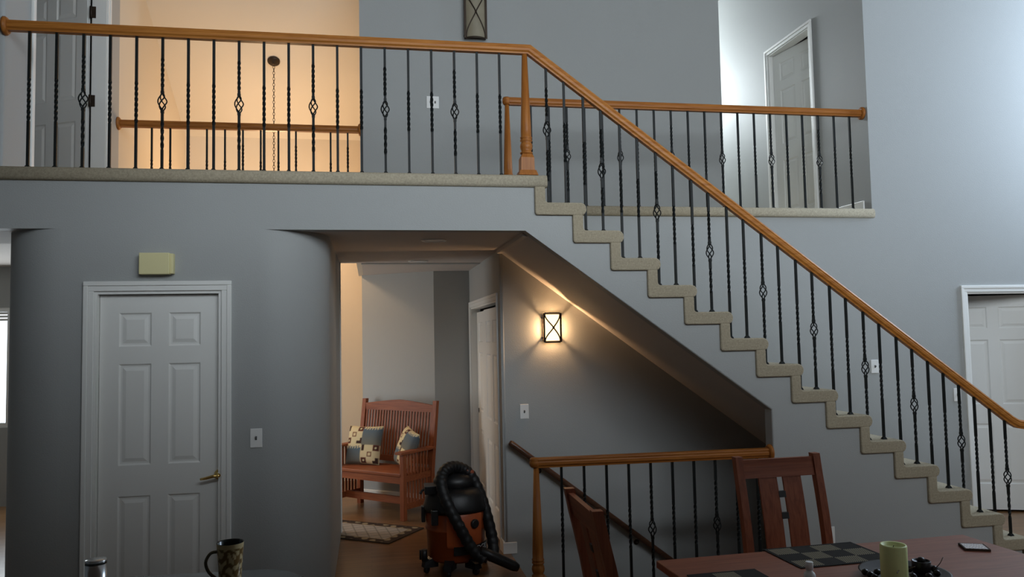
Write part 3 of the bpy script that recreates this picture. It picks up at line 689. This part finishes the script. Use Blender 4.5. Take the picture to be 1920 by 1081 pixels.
slat = MB().hexa([(-.009, y0-.007, .53), (.009, y0-.007, .53), (.009, y0+.007, .53), (-.009, y0+.007, .53)], [(-.009, y1-.007, .985), (.009, y1-.007, .985), (.009, y1+.007, .985), (-.009, y1+.007, .985)]).mesh('back_slat', 'bench_z')
for i in range(ns):
    link('back_slat', slat, bench, (-X1+lt+(2*X1-2*lt)*(i+.5)/ns, 0, 0))
# pillows
CRE, BRN, DBR, BLU, DBL = (.66, .54, .32), (.16, .045, .030), (.05, .025, .02), (.06, .10, .14), (.02, .03, .045)
def pillow_col(u, v):
    a = int(u*2); bq = int(v*2); fu, fv = u*2-a, v*2-bq
    if (a+bq) % 2 == 0:                            # quadrants with comb stripes: blue fading to dark
        teeth = .75+.2*abs(((fu*7) % 1)-.5)*2
        if fv > teeth: return CRE
        return tuple(BLU[i]*(.4+fv*.9)+CRE[i]*(0.25*(1-fv)) for i in range(3))
    gx, gy = fu*3, fv*3; i, j = int(gx), int(gy); x, y = gx-i-.5, gy-j-.5
    if i == j:
        m = max(abs(x), abs(y))
        if m < .16: return CRE
        if m < .42: return BRN if m > .25 else DBR
        return CRE
    if (i, j) in ((2, 0), (0, 2)):
        if max(abs(x), abs(y)) < .42 and (x < -.05 if i == 0 else x > .05 or y < -.05): return DBR
    return CRE
def pillow(sz_, th, loc, rot, label):
    mb = MB(); n = 40
    for sd in (1, -1):
        b = len(mb.v)
        for i in range(n+1):
            for j in range(n+1):
                u, v = i/n, j/n; a, c = 2*u-1, 2*v-1
                e = max(0, (1-a**4)*(1-c**4)); pin = 1-.05*(1-a*a)*abs(c)**3; pin2 = 1-.05*(1-c*c)*abs(a)**3
                mb.v.append((a*sz_/2*pin2, -sd*th/2*e**.55, c*sz_/2*pin)); mb.col.append(pillow_col(min(u, .999), min(v, .999)))
        for i in range(n):
            for j in range(n):
                q = b+i*(n+1)+j; mb.f.append((q, q+1, q+n+2, q+n+1)); mb.sm.append(True)
    me = mb.mesh('throw_pillow', 'printed')
    return link('throw_pillow', me, None, loc, 0, label, 'pillow', 'patterned pillows on the bench', None, rot)
def bl2w(x, y, z): return bc+bu_*x+bv_*y+Vector((0, 0, z))
p1 = bl2w(-.28, .06, .445+.195); pillow(.40, .13, tuple(p1), (math.radians(-16), 0, bang+.25), 'flat facing cream pillow with blue and brown southwestern squares')
p2 = bl2w(.30, .06, .445+.20); pillow(.38, .13, tuple(p2), (math.radians(-20), math.radians(8), bang-.55), 'cream southwestern pillow turned edgeways into the bench corner beside the armrest')

# ------------------------------------------------------------------ rug
def grid_print(nx, ny, x0, x1, y0, y1, th, fn):
    mb = MB()
    for j in range(ny+1):
        for i in range(nx+1):
            mb.v.append((x0+(x1-x0)*i/nx, y0+(y1-y0)*j/ny, th)); mb.col.append(fn(i/nx, j/ny))
    for j in range(ny):
        for i in range(nx):
            q = j*(nx+1)+i; mb.f.append((q, q+1, q+nx+2, q+nx+1)); mb.sm.append(False)
    b = len(mb.v); co = [(x0, y0), (x1, y0), (x1, y1), (x0, y1)]
    for (x, y) in co:
        mb.v += [(x, y, 0), (x, y, th)]; c = fn(0, 0); mb.col += [c, c]
    for k in range(4):
        a, c = b+2*k, b+2*((k+1) % 4); mb.f.append((a, c, c+1, a+1)); mb.sm.append(False)
    mb.f.append((b, b+6, b+4, b+2)); mb.sm.append(False)
    return mb
RLn, RWd = 1.05, .585
def rug_col(u, v):
    x, y = u*RLn, v*RWd; e = min(x, RLn-x, y, RWd-y)
    if e < .018: return (.05, .035, .025)
    if e < .085:
        s = math.sin(x*60)+math.cos(y*55+x*20)
        return (.28, .22, .14) if s > .55 else (.045, .03, .025)
    if e < .10: return (.22, .16, .09)
    a = ((x+y*.9)*8) % 1; c = ((x-y*.9)*8) % 1
    return (.16, .14, .12) if a < .10 or c < .10 else (.33, .29, .25)
rdir = math.atan2(-.533, .776)
ra = at(795, 990, Z=0); ru = Vector((math.cos(rdir), math.sin(rdir), 0)); rv = Vector((-math.sin(rdir), math.cos(rdir), 0))
rc = ra-ru*(RLn/2)-rv*(RWd/2)
rg_ = link('hall_rug', grid_print(150, 84, -RLn/2, RLn/2, -RWd/2, RWd/2, .008, rug_col).mesh('hall_rug', 'printed'), None, (rc.x, rc.y, .001), rdir, 'beige lattice rug with dark floral border in front of the bench', 'rug')

# ------------------------------------------------------------------ shop vacuum
VX, VY = .63, .92
vac = thing('shop_vacuum', (VX, VY, 0), 'orange and black shop vacuum with coiled hose on the hall floor', 'vacuum')
part('drum', MB().lathe([(.205, .085), (.215, .10), (.222, .30), (.232, .31), (.232, .325), (.224, .335), (.232, .455)], (0, 0, 0), 36), 'orange_plastic', vac)
part('lid', MB().lathe([(.245, .445), (.248, .47), (.238, .50), (.225, .56), (.19, .60), (.15, .615)], (0, 0, 0), 36), 'black_plastic', vac)
part('motor_head', MB().lathe([(.165, .60), (.165, .66), (.14, .70), (.08, .725), (.01, .73)], (0, .02, 0), 28), 'black_plastic', vac)
part('carry_handle', MB().tube([(-.10, -.05, .67), (-.085, -.06, .725), (-.03, -.065, .75), (.06, -.065, .745), (.12, -.055, .715), (.135, -.05, .66)], .022, 10), 'handle_red', vac)
pn = MB()
for i in range(13):
    a = math.radians(-112+i*5.6); 
    for (rr, z) in ((.226, .20), (.240, .22), (.246, .43), (.236, .445)): pn.v.append((rr*math.cos(a), rr*math.sin(a), z))
for i in range(12):
    for j in range(3): q = 4*i+j; pn.f.append((q, q+4, q+5, q+1)); pn.sm.append(True)
pan = part('front_panel', pn, 'orange_light', vac)
a = math.radians(-62)
kn = MB().lathe([(.034, 0), (.034, .012), (.026, .02)], (0, 0, 0), 18, 'X'); kn.xform(Matrix.Translation((.244*math.cos(a), .244*math.sin(a), .37)) @ Matrix.Rotation(a, 4, 'Z'))
part('drain_cap', kn, 'black_plastic', pan)
bd = MB()
for i in range(15):
    a = math.radians(-100+i*6.2)
    for z in (.150, .215): bd.v.append((.234*math.cos(a), .234*math.sin(a), z))
for i in range(14): bd.f.append((2*i, 2*i+2, 2*i+3, 2*i+1)); bd.sm.append(True)
part('name_band', bd, 'black_plastic', vac)
fc = bpy.data.curves.new('lettering', 'FONT'); fc.body = 'RIDGID'; fc.size = .058; fc.align_x = 'CENTER'; fc.align_y = 'CENTER'; fc.extrude = .0006
fo = bpy.data.objects.new('tmp_text', fc); COL.objects.link(fo)
dg = bpy.context.evaluated_depsgraph_get(); tm = bpy.data.meshes.new_from_object(fo.evaluated_get(dg)); bpy.data.objects.remove(fo)
for v in tm.vertices:
    s_, h_, e_ = v.co.x, v.co.y, v.co.z; aa = math.radians(-44)+s_/.236
    v.co = ((.2365+e_)*math.cos(aa), (.2365+e_)*math.sin(aa), .182+h_)
tm.materials.clear(); tm.materials.append(MATS['letter_white'])
link('lettering', tm, vac, label='white block lettering on the drum')
for ang_ in (200, 250, 300, 20, 110):
    a = math.radians(ang_); c, s_ = math.cos(a), math.sin(a)
    ft = part('caster_foot', MB().hexa([(.17*c-.045*s_, .17*s_+.045*c, .045), (.17*c+.045*s_, .17*s_-.045*c, .045), (.275*c+.03*s_, .275*s_-.03*c, .045), (.275*c-.03*s_, .275*s_+.03*c, .045)], [(.17*c-.045*s_, .17*s_+.045*c, .13), (.17*c+.045*s_, .17*s_-.045*c, .13), (.27*c+.026*s_, .27*s_-.026*c, .085), (.27*c-.026*s_, .27*s_+.026*c, .085)]), 'black_plastic', vac)
    wh_ = MB().lathe([(.018, -.016), (.026, -.012), (.026, .012), (.018, .016)], (0, 0, 0), 14, 'Y'); wh_.xform(Matrix.Translation((.245*c, .245*s_, .026)) @ Matrix.Rotation(a+.6, 4, 'Z'))
    part('wheel', wh_, 'black_plastic', ft)
part('accessory_socket', MB().lathe([(.022, 0), (.022, .085)], (-.245, -.07, .085), 12).lathe([(.018, 0), (.018, .07)], (-.262, -.02, .085), 12), 'black_plastic', vac)
for q in ((-.20, -.15, -.215, -.16, .37, .48), (-.262, -.232, -.04, .02, .36, .48)): part('latch', MB().box(*q), 'black_plastic', vac, bevel=.006)
part('cord_wrap', MB().box(-.24, -.15, -.13, .03, .58, .64).tube([(-.16, -.02, .62), (-.255, -.05, .60), (-.27, -.06, .575)], .010, 8), 'black_plastic', vac, bevel=.004)
def hp_(px, py, Y): return at(px, py, Y=Y)
hose = [hp_(908, 1050, .60), hp_(884, 1026, .62), hp_(862, 988, .62), hp_(842, 950, .64), hp_(829, 915, .68), hp_(829, 890, .74), hp_(842, 876, .80), hp_(862, 876, .86), hp_(882, 890, .88), hp_(900, 925, .86), hp_(914, 970, .82), hp_(924, 1015, .78), hp_(926, 1050, .72)]
def smooth_path(P, n=5):
    out = []
    for i in range(len(P)-1):
        p0, p1, p2, p3 = P[max(i-1, 0)], P[i], P[i+1], P[min(i+2, len(P)-1)]
        for k in range(n):
            t = k/n; out.append(.5*((2*p1)+(p2-p0)*t+(2*p0-5*p1+4*p2-p3)*t*t+(3*p1-p0-3*p2+p3)*t**3))
    return out+[P[-1]]
hpth = smooth_path(hose, 10)
part('hose', MB().tube(hpth, [.042+.003*math.sin(i*1.9) for i in range(len(hpth))], 12), 'hose_black', vac, world=True)
wa, wb_ = hp_(900, 1032, .60), at(971, 1064, Z=.045)
part('wand', MB().tube([wa, wa+(wb_-wa)*.3, wa+(wb_-wa)*.9, wb_], [.036, .040, .037, .028], 12), 'black_plastic', vac, world=True)

# ------------------------------------------------------------------ dining table and chairs
TA = math.atan2(.057, 1.57); TZ = .75
tu = Vector((math.cos(TA), math.sin(TA), 0)); tv = Vector((-math.sin(TA), math.cos(TA), 0))
tl = at(1230, 1050, Z=TZ); TWd, TDp = 1.57, 1.10
tcn = tl+tu*(TWd/2)-tv*(TDp/2)
tb = thing('dining_table', (tcn.x, tcn.y, 0), 'reddish brown wooden dining table set with dark placemats', 'table', rotz=TA)
part('table_top', MB().box(-TWd/2, TWd/2, -TDp/2, TDp/2, TZ-.032, TZ), 'table_wood', tb, bevel=.004)
part('apron', MB().box(-TWd/2+.09, TWd/2-.09, TDp/2-.115, TDp/2-.09, TZ-.12, TZ-.032).box(-TWd/2+.09, TWd/2-.09, -TDp/2+.09, -TDp/2+.115, TZ-.12, TZ-.032)
     .box(-TWd/2+.09, -TWd/2+.115, -TDp/2+.115, TDp/2-.115, TZ-.12, TZ-.032).box(TWd/2-.115, TWd/2-.09, -TDp/2+.115, TDp/2-.115, TZ-.12, TZ-.032), 'cherry_x', tb)
for sx in (-1, 1):
    for sy in (-1, 1):
        part('leg', MB().box(sx*(TWd/2-.33)-.04, sx*(TWd/2-.33)+.04, sy*(TDp/2-.12)-.04, sy*(TDp/2-.12)+.04, 0, TZ-.032), 'cherry_z', tb, bevel=.004)
def dining_chair(loc, rotz, label):
    """local: back at +Y, sitter faces -Y; origin under the middle of the back at floor level"""
    c = thing('dining_chair', loc, label, 'chair', 'mission style dining chairs', rotz)
    hw = .234; pt = .021
    def yb(z): return .0 if z < .42 else .0+(.085)*((z-.42)/.64)**1.25-.05*0
    zz = [0, .2, .42, .58, .74, .90, 1.06]
    def bent(x0, x1, t0, t1, z0, z1, n=6):
        mb = MB(); pv = None
        for i in range(n):
            a, b_ = z0+(z1-z0)*i/n, z0+(z1-z0)*(i+1)/n
            fa = lambda z: .03*math.sin(max(0, min(1, (z-.1)/.9))*PI)
            ya, yb_ = yb(a)-fa(a)*.8, yb(b_)-fa(b_)*.8
            mb.hexa([(x0, ya+t0, a), (x1, ya+t0, a), (x1, ya+t1, a), (x0, ya+t1, a)], [(x0, yb_+t0, b_), (x1, yb_+t0, b_), (x1, yb_+t1, b_), (x0, yb_+t1, b_)])
        return mb
    for sx in (-1, 1):
        part('back_post', bent(sx*hw-pt, sx*hw+pt, -.022, .022, 0, 1.06, 10), 'cherry_z', c)
        part('leg', MB().box(sx*(hw-.005)-pt, sx*(hw-.005)+pt, -.44, -.40, 0, .42), 'cherry_z', c, bevel=.003)
        part('side_rail', MB().box(sx*(hw-.005)-.011, sx*(hw-.005)+.011, -.40, -.02, .36, .42), 'cherry_x', c)
        part('side_stretcher', MB().box(sx*(hw-.005)-.009, sx*(hw-.005)+.009, -.40, -.02, .15, .185), 'cherry_x', c)
    part('crest_rail', bent(-hw+pt, hw-pt, -.012, .012, .945, 1.042, 3), 'cherry_x', c)
    part('lower_rail', bent(-hw+pt, hw-pt, -.011, .011, .47, .53, 1), 'cherry_x', c)
    for x0 in (-.127, .018):
        part('splat', bent(x0, x0+.109, -.006, .006, .53, .945, 8), 'cherry_z', c)
    for z in (.855, .745):
        part('spline', bent(-.020, .020, -.009, .009, z-.016, z+.016, 1), 'ebony', c)
    part('seat', MB().box(-hw, hw, -.45, -.024, .42, .455), 'cherry_x', c, bevel=.012)
    part('front_rail', MB().box(-hw+.03, hw-.03, -.432, -.408, .36, .42), 'cherry_x', c)
    return c
dining_chair((2.205, -1.165, 0), .03, 'dining chair facing the viewer at the far side of the table')
c2a, c2b = at(1072, 914, Z=1.06), at(1122, 956, Z=1.06)
m2 = (c2a+c2b)/2
dining_chair((m2.x+.075, m2.y, 0), PI/2-.02, 'dining chair seen side-on at the left end of the table, beside the newel post')

# placemats
def mat_col(u, v):
    nx_, ny_ = 90, 62; e = min(u*nx_, (1-u)*nx_, v*ny_, (1-v)*ny_); i, j = int(u*nx_+.5), int(v*ny_+.5)
    D = (.018, .015, .012); Lt = (.55, .47, .31)
    if e < 3: return D
    a, b_ = int((u*nx_-3)/21.01), int((v*ny_-3)/(56.05/3))
    if (a+b_) % 2 == 0: return Lt if (i % 2 == 0 and j % 2 == 0) else D
    return (.028, .024, .018) if (i+j) % 2 else D
mc = (at(1437, 1032, Z=TZ)+at(1670, 1048, Z=TZ))/2
pm = grid_print(90, 62, -.225, .225, -.152, .152, .003, mat_col).mesh('placemat', 'printed')
link('placemat', pm, None, (mc.x, mc.y, TZ+.0005), TA, 'dark woven checkered placemat in front of the far dining chair', 'placemat', 'woven placemats on the dining table')
m2e = (at(1305, 1075, Z=TZ)+at(1415, 1069, Z=TZ))/2-tv*.225
link('placemat', pm, None, (m2e.x-.02, m2e.y, TZ+.0005), TA+PI/2, 'dark woven checkered placemat at the left end of the table', 'placemat', 'woven placemats on the dining table')
# tray, candle, votive, pods
tc_ = Vector((2.09, -2.275, TZ))
tray = solo('serving_dish', MB().lathe([(.09, 0), (.13, .006), (.165, .022), (.170, .026), (.163, .026), (.130, .012), (.0005, .010)], tuple(tc_), 40), 'dark_dish', 'shallow dark round dish under the green candle', 'dish', origin=tuple(tc_))
cp_ = at(1678, 1092, Z=TZ+.012)
cnd = thing('pillar_candle', (cp_.x, cp_.y, TZ+.012), 'thick pale green pillar candle standing in the dark dish', 'candle')
part('wax', MB().lathe([(.048, 0), (.049, .004), (.049, .142), (.046, .147), (.041, .145), (.036, .134), (.001, .131)], (0, 0, 0), 32), 'candle_wax', cnd)
part('wick', MB().tube([(0, 0, .130), (.001, .001, .138), (.003, 0, .143)], .0015, 5), 'black_plastic', cnd)
vp = at(1728, 1072, Z=TZ+.012)
vt = thing('votive_cup', (vp.x, vp.y, TZ+.012), 'small dark votive cup beside the green candle', 'candle holder')
part('cup', MB().lathe([(.030, 0), (.034, .005), (.036, .045), (.033, .047), (.031, .04), (.001, .038)], (0, 0, 0), 20), 'dark_dish', vt)
part('knob', MB().lathe([(.014, .038), (.016, .05), (.010, .058), (.001, .06)], (0, 0, 0), 12), 'dark_dish', vt)
k = 0
for (px, py) in ((1622, 1072), (1632, 1077), (1645, 1072), (1640, 1082), (1705, 1066), (1752, 1066), (1757, 1074), (1742, 1080), (1712, 1080)):
    q = at(px, py, Z=TZ+.028)
    if (q-cp_).xy.length < .062: continue
    solo('seed_pod', MB().lathe([(.001, -.013), (.009, -.010), (.015, 0), (.011, .009), (.001, .014)], (q.x, q.y, TZ+.028), 10), 'dark_dish', 'small glossy dark seed pod lying in the candle dish', 'seed pod', 'seed pods in the candle dish', origin=(q.x, q.y, TZ+.015))
for (a, b_, cc) in (((1690, 1076), (1676, 1056), (1664, 1066)), ((1690, 1078), (1682, 1062), (1698, 1054)), ((1750, 1068), (1762, 1056), (1768, 1044))):
    P = [at(*a, Z=TZ+.03), at(*b_, Z=TZ+.06), at(*cc, Z=TZ+.08)]
    if a[0] < 1700: P = [Vector((p.x, p.y-.055, p.z)) for p in P]
    solo('wire_twig', MB().tube(smooth_path(P, 5), .0016, 5), 'wicker', 'thin curled wire twig rising from the candle dish', 'twig', 'wire twigs in the candle dish', origin=tuple(P[0]))
# little bottle
bp_ = at(1517, 1052, Z=TZ+.11)
bt = thing('small_bottle', (bp_.x, bp_.y, TZ), 'tiny clear bottle with a white cap on the dining table', 'bottle')
part('body', MB().lathe([(.021, 0), (.022, .004), (.022, .060), (.019, .068), (.012, .074), (.012, .082)], (0, 0, 0), 20), 'plastic_white', bt)
part('cap', MB().lathe([(.0145, .080), (.0145, .108), (.0125, .110)], (0, 0, 0), 18), 'plastic_white', bt)
# coaster
def coast_col(u, v):
    e = min(u, 1-u, v, 1-v)
    if e < .06: return (.06, .04, .03)
    s = math.sin(u*40)*math.cos(v*37)+math.sin((u+v)*53)*.5
    return (.80, .76, .74) if s > -.3 else (.34, .28, .26)
cq = (at(1802, 1024, Z=TZ)+at(1848, 1032, Z=TZ))/2
link('coaster', grid_print(36, 36, -.052, .052, -.05, .05, .009, coast_col).mesh('coaster', 'printed'), None, (cq.x+.01, cq.y+.005, TZ+.0005), -.42, 'speckled pale stone coaster on the bare end of the table', 'coaster')

# ------------------------------------------------------------------ breakfast bar with mug
BZ = 1.048
e1, e2, e3, e4 = [at(*q, Z=BZ) for q in ((240, 1080), (500, 1065), (540, 1068), (575, 1081))]
poly = [(-2.6, e1.y+.03), (e1.x, e1.y), (e2.x, e2.y)]
bz = [(e2.x, e2.y), (e3.x, e3.y), (e4.x, e4.y), (e4.x+.05, e4.y-.16), (e4.x+.05, e4.y-.6)]
poly += bz[1:]+[(-2.6, e4.y-.6)]
bar = thing('breakfast_bar', (-1.4, -3.1, 0), 'dark granite bar counter with a rounded corner near the mug', 'counter')
part('counter_top', MB().prism([(x, y) for x, y in poly], 'Z', BZ-.035, BZ), 'granite', bar, world=True, bevel=.006)
part('bar_wall', MB().box(-2.6, -.45, -3.20, -2.95, 0, BZ-.035), 'dark_cab', bar, world=True)
mgx, mgy = -.402, -2.735
mtop = at(443, 1015, Y=mgy).z
mug = thing('coffee_mug', (mgx, mgy, BZ), 'tall flared mug with brown scrollwork standing on the bar counter', 'mug')
mh = mtop-BZ
mm = MB(); n, m = 64, 40
for j in range(m+1):
    t = j/m; r_ = .031+.007*t**1.6
    for i in range(n):
        a = 2*PI*i/n; mm.v.append((r_*math.cos(a), r_*math.sin(a), mh*t))
        s = math.sin(3*a*2+4*math.sin(t*9+a))+math.cos(t*22+3*math.sin(a*5))
        c = (.62, .48, .25) if (s > .15 or t > .88) else (.20, .11, .03)
        mm.col.append(c)
for j in range(m):
    for i in range(n):
        k_ = (i+1) % n; mm.f.append((j*n+i, j*n+k_, (j+1)*n+k_, (j+1)*n+i)); mm.sm.append(True)
mm.f.append(tuple(range(n))[::-1]); mm.sm.append(False)
link('cup_body', mm.mesh('cup_body', 'glazed'), mug)
part('cup_inside', MB().lathe([(.038, mh), (.0375, mh+.001), (.035, mh-.002), (.030, mh*.3), (.001, mh*.3)], (0, 0, 0), 32, cap=False), 'mug_inside', mug)
part('handle', MB().tube(smooth_path([Vector((-.033, -.006, mh*.80)), Vector((-.052, -.012, mh*.78)), Vector((-.064, -.016, mh*.58)), Vector((-.055, -.013, mh*.33)), Vector((-.031, -.006, mh*.12))], 5), .0045, 8), 'mug_handle', mug)
sp = at(180, 1048, Y=-2.78)
sg = thing('steel_grinder', (sp.x, sp.y, BZ), 'brushed steel cylinder grinder standing on the bar counter', 'grinder')
part('body', MB().lathe([(.026, 0), (.0275, .003), (.0275, sp.z-BZ-.0115)], (0, 0, 0), 28), 'steel', sg)
part('cap', MB().lathe([(.0275, sp.z-BZ-.011), (.0275, sp.z-BZ-.002), (.026, sp.z-BZ), (.001, sp.z-BZ)], (0, 0, 0), 28), 'steel', sg)
